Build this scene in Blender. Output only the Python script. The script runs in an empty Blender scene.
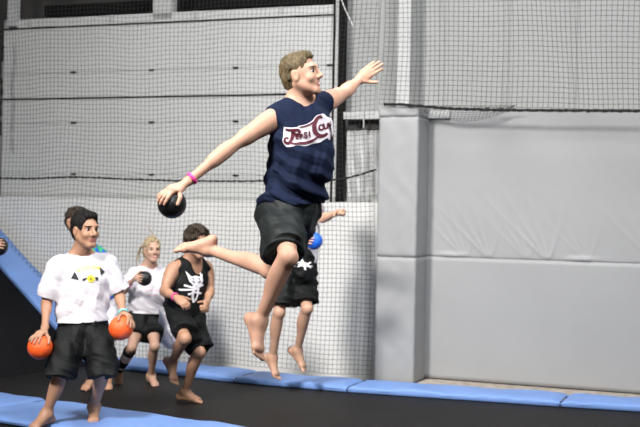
import bpy, bmesh, math, random
import numpy as np
from mathutils import Vector, Matrix
from mathutils.bvhtree import BVHTree
random.seed(4); rng = np.random.RandomState(7)
scn = bpy.context.scene
COL = scn.collection
V = lambda *a: np.array(a, dtype=float)
def nrm(v): v = np.asarray(v, float); return v/np.linalg.norm(v)

# ------------------------------------------------------------------ camera
F_PX = 1200.0; CAMZ = 1.6
pitch = 5.5/1200; roll = 0.02
Fw = V(0, math.cos(pitch), -math.sin(pitch)); X0 = V(1, 0, 0); U0 = V(0, math.sin(pitch), math.cos(pitch))
CX = math.cos(roll)*X0+math.sin(roll)*U0; CU = -math.sin(roll)*X0+math.cos(roll)*U0
CAM = V(0, 0, CAMZ)
def P(px, py, d):
    return CAM+Fw*d+CX*((px-320)/F_PX*d)+CU*(-(py-213.5)/F_PX*d)
def ray(px, py): return nrm(P(px, py, 1.0)-CAM)
def hit_plane(px, py, o, n):
    r = ray(px, py); return CAM+r*(np.dot(o-CAM, n)/np.dot(r, n))
def floor_pt(px, py, z=0.0): return hit_plane(px, py, V(0, 0, z), V(0, 0, 1))
cd = bpy.data.cameras.new('camera'); cam = bpy.data.objects.new('camera', cd); COL.objects.link(cam)
cd.sensor_width = 36; cd.lens = 36*F_PX/640
m = Matrix(((CX[0], CU[0], -Fw[0], CAM[0]), (CX[1], CU[1], -Fw[1], CAM[1]), (CX[2], CU[2], -Fw[2], CAM[2]), (0, 0, 0, 1)))
cam.matrix_world = m; scn.camera = cam
cd.dof.use_dof = True; cd.dof.focus_distance = 6.3; cd.dof.aperture_fstop = 4.0

# ------------------------------------------------------------------ materials
def mat(name, col, rough=0.6, var=0.0, vscale=8.0, bump=0.0, bscale=60.0, spec=0.4, sss=0.0, stretch=None, metallic=0.0):
    m = bpy.data.materials.new(name); m.use_nodes = True
    nt = m.node_tree; b = nt.nodes['Principled BSDF']
    b.inputs['Base Color'].default_value = (*col, 1); b.inputs['Roughness'].default_value = rough
    b.inputs['Specular IOR Level'].default_value = spec; b.inputs['Metallic'].default_value = metallic
    if sss:
        b.inputs['Subsurface Weight'].default_value = sss; b.inputs['Subsurface Radius'].default_value = (1, .35, .2)
        b.inputs['Subsurface Scale'].default_value = .012
    tc = nt.nodes.new('ShaderNodeTexCoord'); src = tc.outputs['Object']
    if stretch:
        mp = nt.nodes.new('ShaderNodeMapping'); mp.inputs['Scale'].default_value = stretch
        nt.links.new(src, mp.inputs['Vector']); src = mp.outputs['Vector']
    if var:
        n = nt.nodes.new('ShaderNodeTexNoise'); n.inputs['Scale'].default_value = vscale; n.inputs['Detail'].default_value = 5
        r = nt.nodes.new('ShaderNodeValToRGB')
        r.color_ramp.elements[0].position = .3; r.color_ramp.elements[1].position = .7
        r.color_ramp.elements[0].color = (*[c*(1-var) for c in col], 1); r.color_ramp.elements[1].color = (*[min(1, c*(1+var)) for c in col], 1)
        nt.links.new(src, n.inputs['Vector']); nt.links.new(n.outputs['Fac'], r.inputs['Fac']); nt.links.new(r.outputs['Color'], b.inputs['Base Color'])
    if bump:
        n = nt.nodes.new('ShaderNodeTexNoise'); n.inputs['Scale'].default_value = bscale; n.inputs['Detail'].default_value = 3
        bp = nt.nodes.new('ShaderNodeBump'); bp.inputs['Strength'].default_value = bump; bp.inputs['Distance'].default_value = .01
        nt.links.new(src, n.inputs['Vector']); nt.links.new(n.outputs['Fac'], bp.inputs['Height']); nt.links.new(bp.outputs['Normal'], b.inputs['Normal'])
    return m
M = {}
M['skin_fair'] = mat('skin_fair', (.62, .35, .245), .5, .08, 14, 0, 60, .35, .06)
M['skin_tan'] = mat('skin_tan', (.40, .215, .135), .5, .08, 14, 0, 60, .4, .05)
M['skin_mid'] = mat('skin_mid', (.54, .315, .215), .5, .08, 14, 0, 60, .4, .05)
M['skin_blonde'] = mat('skin_blonde', (.50, .30, .215), .5, .06, 14, 0, 60, .4, .1)
M['lip_fair'] = mat('lip_fair', (.50, .16, .14), .45)
M['lip_tan'] = mat('lip_tan', (.33, .12, .10), .45)
M['teeth'] = mat('teeth', (.85, .82, .76), .3)
M['eye_white'] = mat('eye_white', (.48, .45, .43), .25); M['iris'] = mat('iris', (.03, .02, .015), .15)
M['hair_sandy'] = mat('hair_sandy', (.125, .090, .046), .6, .5, 60, .8, 120, .3, 0, (1, 1, .35))
M['hair_black'] = mat('hair_black', (.008, .007, .006), .7, .4, 60, .4, 120, .2, 0, (1, 1, .35))
M['hair_brown'] = mat('hair_brown', (.035, .024, .015), .55, .5, 60, .8, 120, .3, 0, (1, 1, .35))
M['hair_blonde'] = mat('hair_blonde', (.38, .29, .17), .55, .5, 70, .8, 120, .3, 0, (1, 1, .3))
M['navy'] = mat('navy_cotton', (.006, .012, .038), .85, .15, 30, .25, 300, .25)
M['white'] = mat('white_cotton', (.72, .68, .715), .85, .03, 20, .2, 300, .2)
M['black'] = mat('black_polyester', (.0045, .005, .005), .7, .2, 20, .15, 200, .25)
M['charcoal'] = mat('charcoal_polyester', (.011, .0145, .0145), .6, .2, 12, .15, 200, .35)
M['band_pink'] = mat('pink_rubber', (.9, .06, .32), .4); M['band_teal'] = mat('teal_rubber', (.25, .75, .68), .4)
M['red_print'] = mat('maroon_print', (.10, .008, .022), .6); M['white_print'] = mat('white_print', (.85, .80, .84), .7)
M['yellow_print'] = mat('yellow_print', (.85, .68, .05), .7); M['black_print'] = mat('black_print', (.02, .02, .025), .7)
M['pink_print'] = mat('pink_print', (.72, .50, .58), .8)
M['ball_black'] = mat('black_rubber', (.010, .010, .011), .32, .1, 20, .3, 500, .5)
M['ball_orange'] = mat('orange_rubber', (1.0, .125, .022), .4, .04, 20, .3, 500, .5)
M['ball_blue'] = mat('blue_rubber', (.02, .14, .72), .38, .04, 20, .3, 500, .5)
M['vinyl_blue'] = mat('blue_vinyl', (.165, .285, .60), .5, .06, 3, .25, 18, .35)
M['vinyl_grey'] = mat('grey_vinyl', (.31, .308, .308), .5, .03, 2, .12, 14, .4)
M['bed'] = mat('black_woven_bed', (.009, .0075, .0065), .6, .25, 3, .2, 400, .16)
M['skirt'] = mat('black_vinyl_skirt', (.005, .005, .006), .7, .1, 4, 0, 60, .12)
M['wood'] = mat('plywood', (.38, .33, .28), .8, .25, 14, 0, 60, .2, 0, (1, 1, 6))
M['door'] = mat('door_paint', (.56, .56, .545), .6, .03, 1.3)
M['joint'] = mat('door_joint', (.30, .31, .31), .7)
M['metal_wall'] = mat('wall_panel_paint', (.34, .34, .33), .6, .03, .9)
M['board'] = mat('white_board', (.74, .725, .70), .7, .03, 2)
M['steel_paint'] = mat('painted_steel', (.50, .50, .49), .55, .05, 3)
M['dark'] = mat('recess_shade', (.05, .047, .045), .8, .3, 3)  # shade inside the opening and the beam gap, put into the colour
M['black_pole'] = mat('black_steel', (.006, .006, .006), .8, 0, 8, 0, 60, .12)
M['net'] = mat('black_net_twine', (.025, .022, .02), .9)
M['rope'] = mat('black_rope', (.012, .011, .011), .9, .3, 80)
M['cable'] = mat('grey_cable', (.55, .55, .55), .5)
def patterned():
    m = mat('blue_green_print', (.05, .15, .6), .8)
    nt = m.node_tree; b = nt.nodes['Principled BSDF']; v = nt.nodes.new('ShaderNodeTexVoronoi'); v.inputs['Scale'].default_value = 22
    tc = nt.nodes.new('ShaderNodeTexCoord'); r = nt.nodes.new('ShaderNodeValToRGB'); r.color_ramp.interpolation = 'CONSTANT'
    r.color_ramp.elements[0].color = (.04, .12, .55, 1); r.color_ramp.elements[1].color = (.05, .45, .18, 1); r.color_ramp.elements[1].position = .5
    s = nt.nodes.new('ShaderNodeSeparateColor')
    nt.links.new(tc.outputs['Object'], v.inputs['Vector']); nt.links.new(v.outputs['Color'], s.inputs['Color']); nt.links.new(s.outputs['Red'], r.inputs['Fac'])
    nt.links.new(r.outputs['Color'], b.inputs['Base Color']); return m
M['pattern'] = patterned()

# ------------------------------------------------------------------ object helpers
def tag(o, label=None, cat=None, group=None, kind=None):
    if label: o['label'] = label
    if cat: o['category'] = cat
    if group: o['group'] = group
    if kind: o['kind'] = kind
    return o
def link(name, me, parent=None, loc=None):
    o = bpy.data.objects.new(name, me); COL.objects.link(o)
    if loc is not None: o.location = loc
    if parent is not None: o.parent = parent
    return o
def np_mesh(name, vs, faces, mats, origin=V(0, 0, 0), smooth=True, midx=None):
    me = bpy.data.meshes.new(name)
    vs = np.asarray(vs, float)-origin
    if isinstance(faces, np.ndarray):
        nf, k = faces.shape
        me.vertices.add(len(vs)); me.vertices.foreach_set('co', vs.astype(np.float32).ravel())
        me.loops.add(nf*k); me.loops.foreach_set('vertex_index', faces.astype(np.int32).ravel())
        me.polygons.add(nf); me.polygons.foreach_set('loop_start', (np.arange(nf)*k).astype(np.int32))
        me.polygons.foreach_set('loop_total', np.full(nf, k, np.int32))
    else:
        me.from_pydata([tuple(v) for v in vs], [], [tuple(f) for f in faces])
    for mm in mats: me.materials.append(mm)
    me.polygons.foreach_set('use_smooth', np.full(len(me.polygons), smooth, bool))
    if midx is not None: me.polygons.foreach_set('material_index', np.asarray(midx, np.int32))
    me.update(calc_edges=True); me.validate()
    return me

# ------------------------------------------------------------------ implicit surfaces
class Prim:
    def __init__(s, lo, hi, fn, k, op='u'): s.lo, s.hi, s.fn, s.k, s.op = lo, hi, fn, k, op
def cap(a, b, ra, rb, k=.02, flat=None, op='u', cut=False, cuta=False):
    a = np.asarray(a, float); b = np.asarray(b, float); ab = b-a; L2 = max(np.dot(ab, ab), 1e-9); R = max(ra, rb)
    if flat is not None: ax, fl = nrm(flat[0]), flat[1]; R *= max(1, fl)
    lo = np.minimum(a-R, b-R); hi = np.maximum(a+R, b+R)
    def fn(p):
        q = p-a; t0 = (q@ab)/L2; t = np.clip(t0, 0, 1); w = q-t[..., None]*ab
        if flat is not None:
            c = w@ax; w = w+(c*(1/fl-1))[..., None]*ax
        d = np.sqrt((w**2).sum(-1))-(ra+(rb-ra)*t)
        L = math.sqrt(L2)
        if cut: d = np.maximum(d, (t0-1)*L)
        if cuta: d = np.maximum(d, -t0*L)
        return d
    return Prim(lo, hi, fn, k, op)
def ell(c, ax, r, k=.02, op='u'):
    c = np.asarray(c, float); A = np.array([nrm(x) for x in ax]); r = np.asarray(r, float); R = r.max()
    def fn(p):
        q = (p-c)@A.T; k0 = np.sqrt(((q/r)**2).sum(-1)); k1 = np.sqrt(((q/r**2)**2).sum(-1))+1e-6
        return k0*(k0-1)/k1
    return Prim(c-R, c+R, fn, k, op)
def sph(c, r, k=.02, op='u'):
    c = np.asarray(c, float)
    return Prim(c-r, c+r, lambda p: np.sqrt(((p-c)**2).sum(-1))-r, k, op)
def smin(a, b, k):
    if k <= 0: return np.minimum(a, b)
    h = np.maximum(k-np.abs(a-b), 0)/k
    return np.minimum(a, b)-h*h*k*.25
def wrinkle(p, amp, f, a, b, c, ph=0):
    x = p@a; y = p@b; z = p@c
    n = np.sin(f*x+2.0*np.sin(.55*f*y+ph)+1.4*np.sin(.5*f*z+1.7*ph)+ph)
    n2 = np.sin(1.9*f*(.7*x+.6*y)+1.8*np.sin(.7*f*z+ph*2)+2.1)
    return amp*(n*np.abs(n)+.45*n2*np.abs(n2))
def mesh_sdf(prims, vox, wr=None, shell=0, cuts=(), smooth=1):
    """union the primitives in order on a grid, optionally wrinkle / hollow / cut, then surface nets"""
    us = [q for q in prims if q.op == 'u']
    lo = np.min([q.lo for q in us], 0)-.03; hi = np.max([q.hi for q in us], 0)+.03
    n = np.ceil((hi-lo)/vox).astype(int)+1
    D = np.full(n, .2, np.float32)
    def sub(q, m):
        i0 = np.clip(np.floor((q.lo-m-lo)/vox).astype(int), 0, n); i1 = np.clip(np.ceil((q.hi+m-lo)/vox).astype(int)+1, 0, n)
        return i0, i1
    def grid(i0, i1):
        g = np.meshgrid(*[np.arange(i0[i], i1[i], dtype=np.float32)*np.float32(vox)+np.float32(lo[i]) for i in range(3)], indexing='ij')
        return np.stack(g, -1)
    def apply(q, D):
        i0, i1 = sub(q, .03+q.k)
        if np.any(i1 <= i0): return
        sl = tuple(slice(i0[i], i1[i]) for i in range(3)); d = q.fn(grid(i0, i1)).astype(np.float32)
        if q.op == 'u': D[sl] = smin(D[sl], d, q.k)
        else: D[sl] = -smin(-D[sl], d, q.k)
    for q in prims: apply(q, D)
    if wr is not None:
        for ix in range(0, n[0], 24):
            i0 = np.array([ix, 0, 0]); i1 = np.array([min(ix+24, n[0]), n[1], n[2]])
            blk = D[ix:i1[0]]; msk = np.abs(blk) < .045
            if msk.any():
                p = grid(i0, i1)[msk]; blk[msk] += wr(p).astype(np.float32)
    if shell: D = np.maximum(D, -(D+shell))
    for q in cuts:
        if isinstance(q, Prim): apply(q, D)
        else:                                   # (point, normal): remove the side the normal points to
            pt, nn = q
            gx = [(np.arange(n[i])*vox+lo[i]-pt[i])*nn[i] for i in range(3)]
            D = np.maximum(D, (gx[0][:, None, None]+gx[1][None, :, None]+gx[2][None, None, :]).astype(np.float32))
    D[0] = D[-1] = .2; D[:, 0] = D[:, -1] = .2; D[:, :, 0] = D[:, :, -1] = .2
    S = D < 0
    cnt = np.zeros(n-1, np.int8)
    offs = [(i, j, k) for i in (0, 1) for j in (0, 1) for k in (0, 1)]
    for i, j, k in offs: cnt += S[i:n[0]-1+i, j:n[1]-1+j, k:n[2]-1+k]
    act = np.argwhere((cnt > 0) & (cnt < 8)); idx = np.full(n-1, -1, np.int32); idx[tuple(act.T)] = np.arange(len(act))
    cv = np.stack([D[act[:, 0]+i, act[:, 1]+j, act[:, 2]+k] for i, j, k in offs], 1)
    acc = np.zeros((len(act), 3)); num = np.zeros(len(act))
    for a in range(8):
        for b in range(a+1, 8):
            df = np.array(offs[b])-np.array(offs[a])
            if np.abs(df).sum() != 1: continue
            va, vb = cv[:, a], cv[:, b]; mk = (va < 0) != (vb < 0)
            t = np.where(mk, va/np.where(mk, va-vb, 1), 0)
            acc += mk[:, None]*(np.array(offs[a])+t[:, None]*df); num += mk
    vs = (act+acc/num[:, None])*vox+lo
    quads = []
    for ax in range(3):
        b, c = (ax+1) % 3, (ax+2) % 3
        s0 = [slice(None)]*3; s1 = [slice(None)]*3; s0[ax] = slice(0, -1); s1[ax] = slice(1, None)
        A = S[tuple(s0)]; B = S[tuple(s1)]; e = np.argwhere(A != B); e = e[(e[:, b] > 0) & (e[:, c] > 0)]
        pos = A[tuple(e.T)]
        def cell(db, dc):
            q = e.copy(); q[:, b] -= db; q[:, c] -= dc; return idx[tuple(q.T)]
        q = np.stack([cell(1, 1), cell(0, 1), cell(0, 0), cell(1, 0)], 1)
        q[~pos] = q[~pos][:, ::-1]; quads.append(q)
    F = np.concatenate(quads)
    for _ in range(smooth):
        a2 = np.zeros_like(vs); c2 = np.zeros(len(vs))
        for i in range(4):
            for j in (1, 3):
                for x in range(3): a2[:, x] += np.bincount(F[:, i], weights=vs[F[:, (i+j) % 4], x], minlength=len(vs))
                c2 += np.bincount(F[:, i], minlength=len(vs))
        vs = vs*.4+.6*a2/np.maximum(c2, 1)[:, None]
    return vs, F

# ------------------------------------------------------------------ anatomy
def orth(f, u):
    f = nrm(f); u = np.asarray(u, float); u = nrm(u-f*np.dot(u, f)); return f, u, np.cross(f, u)   # third axis = person's right
def open_hand(w, f, n, side, curl, s=1.0, spread=1.0, thumb=.3):
    """w wrist, f finger direction, n palm normal, side picks which way the thumb lies"""
    f, n, r = orth(f, n); l = r*side; o = []
    o.append(ell(w+f*.048*s, (l, f, n), (.040*s, .056*s, .017*s), .012))
    o.append(cap(w-f*.01*s, w+f*.04*s, .026*s, .024*s, .015, (n, .75)))
    L = (.070, .078, .073, .058); y = (.088, .094, .090, .080); x = (.029, .010, -.010, -.028)
    for i in range(4):
        b = w+f*y[i]*s+l*x[i]*s; d = nrm(f+l*(x[i]*4*spread)); c = curl[i] if hasattr(curl, '__len__') else curl
        r0 = .0092*s; o.append(cap(w+f*.05*s+l*x[i]*.8*s, b, .011*s, r0, .008))
        for q, fr in enumerate((.45, .30, .25)):
            d = nrm(d*math.cos(c)+n*math.sin(c)); e = b+d*L[i]*fr*s; o.append(cap(b, e, r0, r0*.93, .004)); b = e; r0 *= .93
            dn = np.cross(np.cross(d, n), d); n_ = nrm(dn) if np.linalg.norm(dn) > 1e-3 else n
            if q == 0: n0 = n
            n = n_
        n = n0
    b = w+f*.025*s+l*.028*s; d = nrm(f*.65+l*.75+n*thumb)
    e = b+d*.042*s; o.append(cap(w+f*.015*s+l*.01*s, b, .016*s, .014*s, .01)); o.append(cap(b, e, .013*s, .0105*s, .008))
    d = nrm(d+n*.35+f*.35); o.append(cap(e, e+d*.032*s, .0105*s, .009*s, .004))
    return o
def ball_hand(w, C, R, n, f, side, s=1.0):
    """hand laid on a ball of centre C: palm over direction n, fingers running over the ball in direction f"""
    n, f, r = orth(n, f); l = r*side; o = []
    def on(th, ph, h): return C+(R+h)*(math.cos(th)*n+math.sin(th)*(math.cos(ph)*f+math.sin(ph)*l))
    pc = on(0, 0, .013*s); o.append(ell(pc, (l, f, n), (.040*s, .047*s, .017*s), .012))
    o.append(cap(w, pc-f*.012*s, .027*s, .026*s, .02, (n, .7)))
    L = (.070, .078, .073, .060)
    for i, ph in enumerate((.62, .22, -.18, -.58)):
        th = .035*s/(R+.01); p0 = on(th, ph*1.25, .012*s); pts = [p0]; rr = .0092*s
        kn = th+.014*s/R
        for fr in (0, .45, .30, .25):
            kn += L[i]*fr*s/(R+.01); pts.append(on(kn, ph*(1-.18*kn), rr*.9))
        for q in range(4): o.append(cap(pts[q], pts[q+1], rr*(1.1-.07*q), rr*(1.03-.07*q), .004 if q else .008))
    a = on(.25, 1.9, .012*s); b = on(.75, 1.55, .010*s); c = on(1.2, 1.3, .009*s)
    o.append(cap(pc, a, .015*s, .0145*s, .01)); o.append(cap(a, b, .0135*s, .0115*s, .006)); o.append(cap(b, c, .011*s, .0095*s, .004))
    return o
def foot(an, f, u, s=1.0, side=1, shod=False):
    """side = +1 when the big toe lies along f x u"""
    f, u, r = orth(f, u); l = r*side; o = []
    heel = an-f*.042*s-u*.045*s; ball = an+f*.125*s-u*.052*s
    o.append(cap(an+u*.01*s, heel, .036*s, .031*s, .025)); o.append(cap(an, ball, .036*s, .024*s, .03, (l, 1.25)))
    o.append(cap(heel, ball, .027*s, .020*s, .02, (l, 1.25))); o.append(cap(ball-l*.022*s, ball+l*.024*s, .019*s, .021*s, .015))
    o.append(sph(an-l*.030*s, .013*s, .02)); o.append(sph(an+l*.031*s, .014*s, .02))
    if shod: o.append(cap(ball, ball+f*.05*s, .03*s, .022*s, .02, (l, 1.4))); return o
    xs = (.034, .013, -.004, -.019, -.033); ln = (.052, .049, .043, .036, .028); rd = (.0125, .0085, .008, .0078, .0075)
    for i in range(5):
        b = ball+l*xs[i]*.8*s-u*.004*s; e = b+f*ln[i]*s+l*(xs[i]*.15*s)-u*.006*s
        o.append(cap(b, e, rd[i]*1.1*s, rd[i]*s, .005))
    return o
def head_prims(c, f, u, s, female=False, smile=0):
    f, u, r = orth(f, u)
    def Lp(x, y, z): return c+(r*x+f*y+u*z)*s
    A = (r, f, u); o = []
    e = lambda p, rr, k=.02, op='u': o.append(ell(Lp(*p), A, [q*s for q in rr], k*s, op))
    k = lambda p, q, ra, rb, kk=.01, op='u', flat=None: o.append(cap(Lp(*p), Lp(*q), ra*s, rb*s, kk*s, flat, op))
    e((0, -.018, .042), (.073, .094, .086)); e((0, .022, -.005), (.058, .072, .085), .03)
    e((0, .035, -.055), (.042, .047, .044), .03)
    for sx in (-1, 1):
        k((sx*.056, -.01, -.035), (sx*.018, .068, -.088), .016, .014, .03)      # jaw line
        e((sx*.038, .064, -.022), (.024, .022, .022), .02)                        # cheek
    k((-.010, .075, -.090), (.010, .075, -.090), .016, .016, .02)                 # chin
    k((-.036, .079, .036), (.036, .079, .036), .013, .013, .018)                  # brow
    for sx in (-1, 1): e((sx*.032, .100, .014), (.019, .022, .013), .012, 's')
    k((0, .088, .026), (0, .112, -.016), .0075, .0115, .012); k((-.011, .097, -.022), (.011, .097, -.022), .0085, .0085, .01)
    k((-.020, .083, -.050), (.020, .083, -.050), .007, .007, .008); k((-.017, .084, -.059), (.017, .084, -.059), .008, .008, .008)
    k((-.020, .099, -.0545), (.020, .099, -.0545), .003, .003, .006, 's')
    for sx in (-1, 1):
        e((sx*.076, -.008, .0), (.010, .021, .033), .008); e((sx*.086, .0, .002), (.006, .011, .018), .006, 's')
    return o
def torso_prims(J, inf=0.0, s=1.0, female=False, parts='all'):
    lat = nrm(J['shL']-J['shR']); ms = (J['shL']+J['shR'])/2; mh = (J['hipL']+J['hipR'])/2; up = nrm(ms-mh); fr = nrm(np.cross(lat, up)); up2 = np.cross(fr, lat)
    lat2 = nrm(J['hipL']-J['hipR']); fr2 = nrm(np.cross(lat2, up))
    w = np.linalg.norm(J['shL']-J['shR']); o = []
    mid = J.get('mid', (ms*.42+mh*.58)); cc = ms*.68+mid*.32-up*.02
    A = (lat, fr, up2)
    o.append(ell(cc, A, (.142*s+inf, .098*s+inf, .165*s+inf), .04))
    o.append(cap(J['shR']+lat*.02, J['shL']-lat*.02, .052*s+inf, .052*s+inf, .05))
    for sx in (-1, 1):
        o.append(ell(ms+lat*sx*.070*s-up*.10*s+fr*.058*s, A, (.072*s+inf, .038*s+inf, (.058 if not female else .05)*s+inf), .035))
        if female: o.append(sph(ms+lat*sx*.065*s-up*.13*s+fr*.075*s, .045*s+inf, .03))
    o.append(cap(cc-up*.06, mid, .112*s+inf, .108*s+inf, .05, (lat, 1.12)))
    o.append(cap(mid, mh+up*.03, .108*s+inf, .112*s+inf, .05, (lat2, 1.15)))
    o.append(ell(mh+up*.02, (lat2, fr2, up), (.150*s+inf, .105*s+inf, .105*s+inf), .04))
    for h in ('hipL', 'hipR'): o.append(sph(J[h]-fr2*.045*s-up*.02, .083*s+inf, .04))
    return o, dict(lat=lat, up=up, fr=fr, lat2=lat2, fr2=fr2, ms=ms, mh=mh, mid=mid, cc=cc)

def make_person(pid, cfg):
    J = dict(cfg['J']); s = cfg.get('s', 1.0); vox = cfg.get('vox', .006); fem = cfg.get('female', False); hs = cfg['hs']; ls = s*(.88 if fem else 1)
    tor, T = torso_prims(J, 0, s*(.9 if fem else 1), fem); pr = list(tor)
    hc, hf, hu = J['head'], nrm(cfg['face']), cfg.get('hup', V(0, 0, 1)); hf, hu, hr = orth(hf, hu)
    neckr = .056*s if not fem else .047*s
    nb = J['neck']; skull = hc-hu*.045*hs-hf*.022*hs
    pr.append(cap(nb-T['up']*.03, skull, neckr*1.05, neckr, .03))
    for k in ('shL', 'shR'):
        pr.append(cap(nb*.6+skull*.4-hf*.01, J[k]*.75+nb*.25+T['up']*.012, .038*s, .034*s, .05))
    for k in 'LR':
        sh, el, wr = J['sh'+k], J['el'+k], J['wr'+k]; mus = cfg.get('muscle', 1.0)*ls
        dr, d2, d3 = orth(el-sh, T['up'] if abs(np.dot(nrm(el-sh), T['up'])) < .8 else T['fr']); pr.append(ell(sh+dr*.035, (dr, d2, d3), (.078*mus, .054*mus, .054*mus), .03))
        pr.append(cap(sh, el, .043*mus, .034*mus, .03)); pr.append(cap(sh*.68+el*.32, sh*.4+el*.6, .041*mus, .041*mus, .03))
        pr.append(cap(el, wr, .034*mus, .0235*ls, .02)); pr.append(cap(el*.86+wr*.14, el*.62+wr*.38, .037*mus, .034*mus, .025))
        hp, kn, an = J['hip'+k], J['kn'+k], J['an'+k]
        pr.append(cap(hp, kn, .078*ls, .046*ls, .03)); pr.append(cap(hp*.8+kn*.2, hp*.4+kn*.6, .078*ls, .066*ls, .03))
        ff, fu, _ = orth(*cfg['feet'][k])
        pr.append(cap(kn, an, .047*ls, .031*ls, .02)); sd = nrm(an-kn)
        bk = nrm(kn-hp); bk = -(np.cross(np.cross(sd, bk), sd)); bk = nrm(-ff+sd*np.dot(ff, sd)) if np.linalg.norm(-ff+sd*np.dot(ff, sd)) > .25 else nrm(np.cross(sd, T['lat2']))
        pr.append(ell(kn*.70+an*.30+bk*.018*ls, (sd, bk, np.cross(sd, bk)), (.125*ls, .041*ls, .051*ls), .025))
        pr.append(ell(kn-bk*.020*ls, (sd, bk, np.cross(sd, bk)), (.042*ls, .033*ls, .037*ls), .02))
        pr += foot(an, ff, fu, ls*cfg.get('fs', 1.0), 1 if k == 'R' else -1) if False else foot(an, ff, fu, ls*cfg.get('fs', 1.0), -1 if k == 'R' else 1)
        pr += cfg['hands'][k](wr, ls*cfg.get('hands_s', 1.0))
    pr += head_prims(hc, hf, hu, hs, fem)
    vs, Fq = mesh_sdf(pr, vox, smooth=1)
    org = cfg['org']
    # lips and brows take their own colour
    cen = vs[Fq].mean(1); loc = np.stack([(cen-hc)@hr, (cen-hc)@hf, (cen-hc)@hu], 1)/hs
    x, y, z = loc.T; mi = np.zeros(len(Fq), int)
    mi[(y > .078) & (np.abs(x) < .026-(np.abs(z+.0545)*.6)) & (z < -.043) & (z > -.067)] = 1
    if cfg.get('smile'): mi[(y > .075) & (np.abs(x) < .016) & (z < -.0515) & (z > -.0575)] = 3
    mi[(y > .05) & (np.abs(x) > .013) & (np.abs(x) < .052) & (z > .031-.0*np.abs(x)) & (z < .0385)] = 2
    ob = link('person', np_mesh('person', vs, Fq, [M[cfg['skin']], M[cfg.get('lip', 'lip_tan')], M[cfg['hairmat']], M['teeth']], org, True, mi), None, org)
    tag(ob, cfg['label'], 'person', cfg.get('group'))
    def child(name, vs, F, mats, par=ob, midx=None):
        c = bpy.data.objects.new(name, np_mesh(name, vs, F, mats, org, True, midx)); COL.objects.link(c); c.parent = par
        if par is not ob: c.matrix_parent_inverse = Matrix.Identity(4)
        return c
    # eyes
    for sx in (-1, 1):
        c = hc+(hr*sx*.031+hf*.0735+hu*.014)*hs; R = .0125*hs; vv = []; ff = []; mm = []
        nth, nph = 10, 16
        for i in range(nth+1):
            for j in range(nph):
                th = math.pi*i/nth; ph = 2*math.pi*j/nph
                vv.append(c+R*(math.cos(th)*hf+math.sin(th)*(math.cos(ph)*hr+math.sin(ph)*hu)))
        for i in range(nth):
            for j in range(nph): ff.append((i*nph+j, i*nph+(j+1) % nph, (i+1)*nph+(j+1) % nph, (i+1)*nph+j)); mm.append(1 if i < 3 else 0)
        e = child('eye', np.array(vv), np.array(ff), [M['eye_white'], M['iris']], ob, mm)
    # hair
    H = []
    A = (hr, hf, hu); Lp = lambda x, y, z: hc+(hr*x+hf*y+hu*z)*hs
    hv = cfg.get('hair', 'short'); t = dict(short=.005, mop=.020, long=.009, crop=.004)[hv]+cfg.get('hair_t', 0)
    H.append(ell(Lp(0, -.020, .046), A, [(.073+t)*hs, (.094+t)*hs, (.086+t)*hs], .01))
    H.append(ell(Lp(0, -.045, -.005), A, [(.066+t*.7)*hs, (.062+t*.7)*hs, .075*hs], .02))
    if hv == 'short': H.append(cap(Lp(-.030, .048, .106), Lp(.030, .048, .106), .022*hs, .022*hs, .03))
    if hv == 'mop':
        for i in range(26):
            a = rng.uniform(-2.6, 2.6); zz = rng.uniform(.04, .12); rr = .085*math.cos((zz-.04)*9)
            H.append(sph(Lp(math.sin(a)*rr, math.cos(a)*rr-.015, zz), rng.uniform(.014, .024)*hs, .012))
    cuts = []
    if hv in ('long',):
        H.append(cap(Lp(-.055, -.045, .02), Lp(-.085, -.075, -.075), .030*hs, .012*hs, .03)); H.append(cap(Lp(.05, -.05, .02), Lp(.06, -.07, -.06), .028*hs, .012*hs, .03))
        H.append(cap(Lp(0, -.10, .05), Lp(-.02, -.135, -.07), .024*hs, .010*hs, .02))
    cuts.append(ell(Lp(0, .100, -.030), A, [.082*hs, .080*hs, .112*hs], .008, 's'))
    cuts.append(ell(Lp(0, .085, .035), A, [.058*hs, .060*hs, .058*hs], .012, 's'))
    if hv != 'long':
        cuts.append((Lp(0, -.06, -.062), nrm(-hu*1+hf*.25)))
        for sx in (-1, 1): cuts.append(ell(Lp(sx*.085, .020, -.035), A, [.03*hs, .048*hs, .060*hs], .006, 's'))
    for sx in (-1, 1): cuts.append(ell(Lp(sx*.082, -.004, -.004), A, [.026*hs, .028*hs, .036*hs], .004, 's'))
    def hw(p):
        q = np.stack([(p-hc)@hr, (p-hc)@hf, (p-hc)@hu], 1)/hs; fq = 240
        return .0035*hs*(cfg.get('hairamp', 1))*(np.sin(fq*q[:, 0]+3*np.sin(60*q[:, 1]))+np.sin(fq*.8*q[:, 1]+3*np.sin(70*q[:, 2]+1))*.7+np.sin(90*q[:, 2]+2*np.sin(80*q[:, 0])))
    hvs, hF = mesh_sdf(H, max(.0035, vox*.7), wr=hw, cuts=cuts, smooth=0)
    child('hair', hvs, hF, [M[cfg['hairmat']]])
    if cfg.get('strays'):
        for (a, b, c3) in cfg['strays']:
            pts = [a*(1-q)**2+2*b*q*(1-q)+c3*q*q for q in np.linspace(0, 1, 9)]
            vv, ff = tube_arr(pts, [.009*(1-q*.7) for q in np.linspace(0, 1, 9)], 6)
            child('hair_strand', vv, ff, [M[cfg['hairmat']]])
    out = {'body': ob, 'T': T, 'child': child, 'J': J, 'org': org, 'head': (hc, hf, hu, hr)}
    # clothes
    for g in cfg['clothes']: g(out, cfg, s, vox)
    for (k, mt, fr) in cfg.get('bands', []):
        el, wr = J['el'+k], J['wr'+k]; c = el*(1-fr)+wr*fr; d = nrm(wr-el); r = .0335*ls
        vs_, F_ = ring(c, d, r*.93, .018, .0035); child('wristband', vs_, F_, [M[mt]])
    return out
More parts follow.
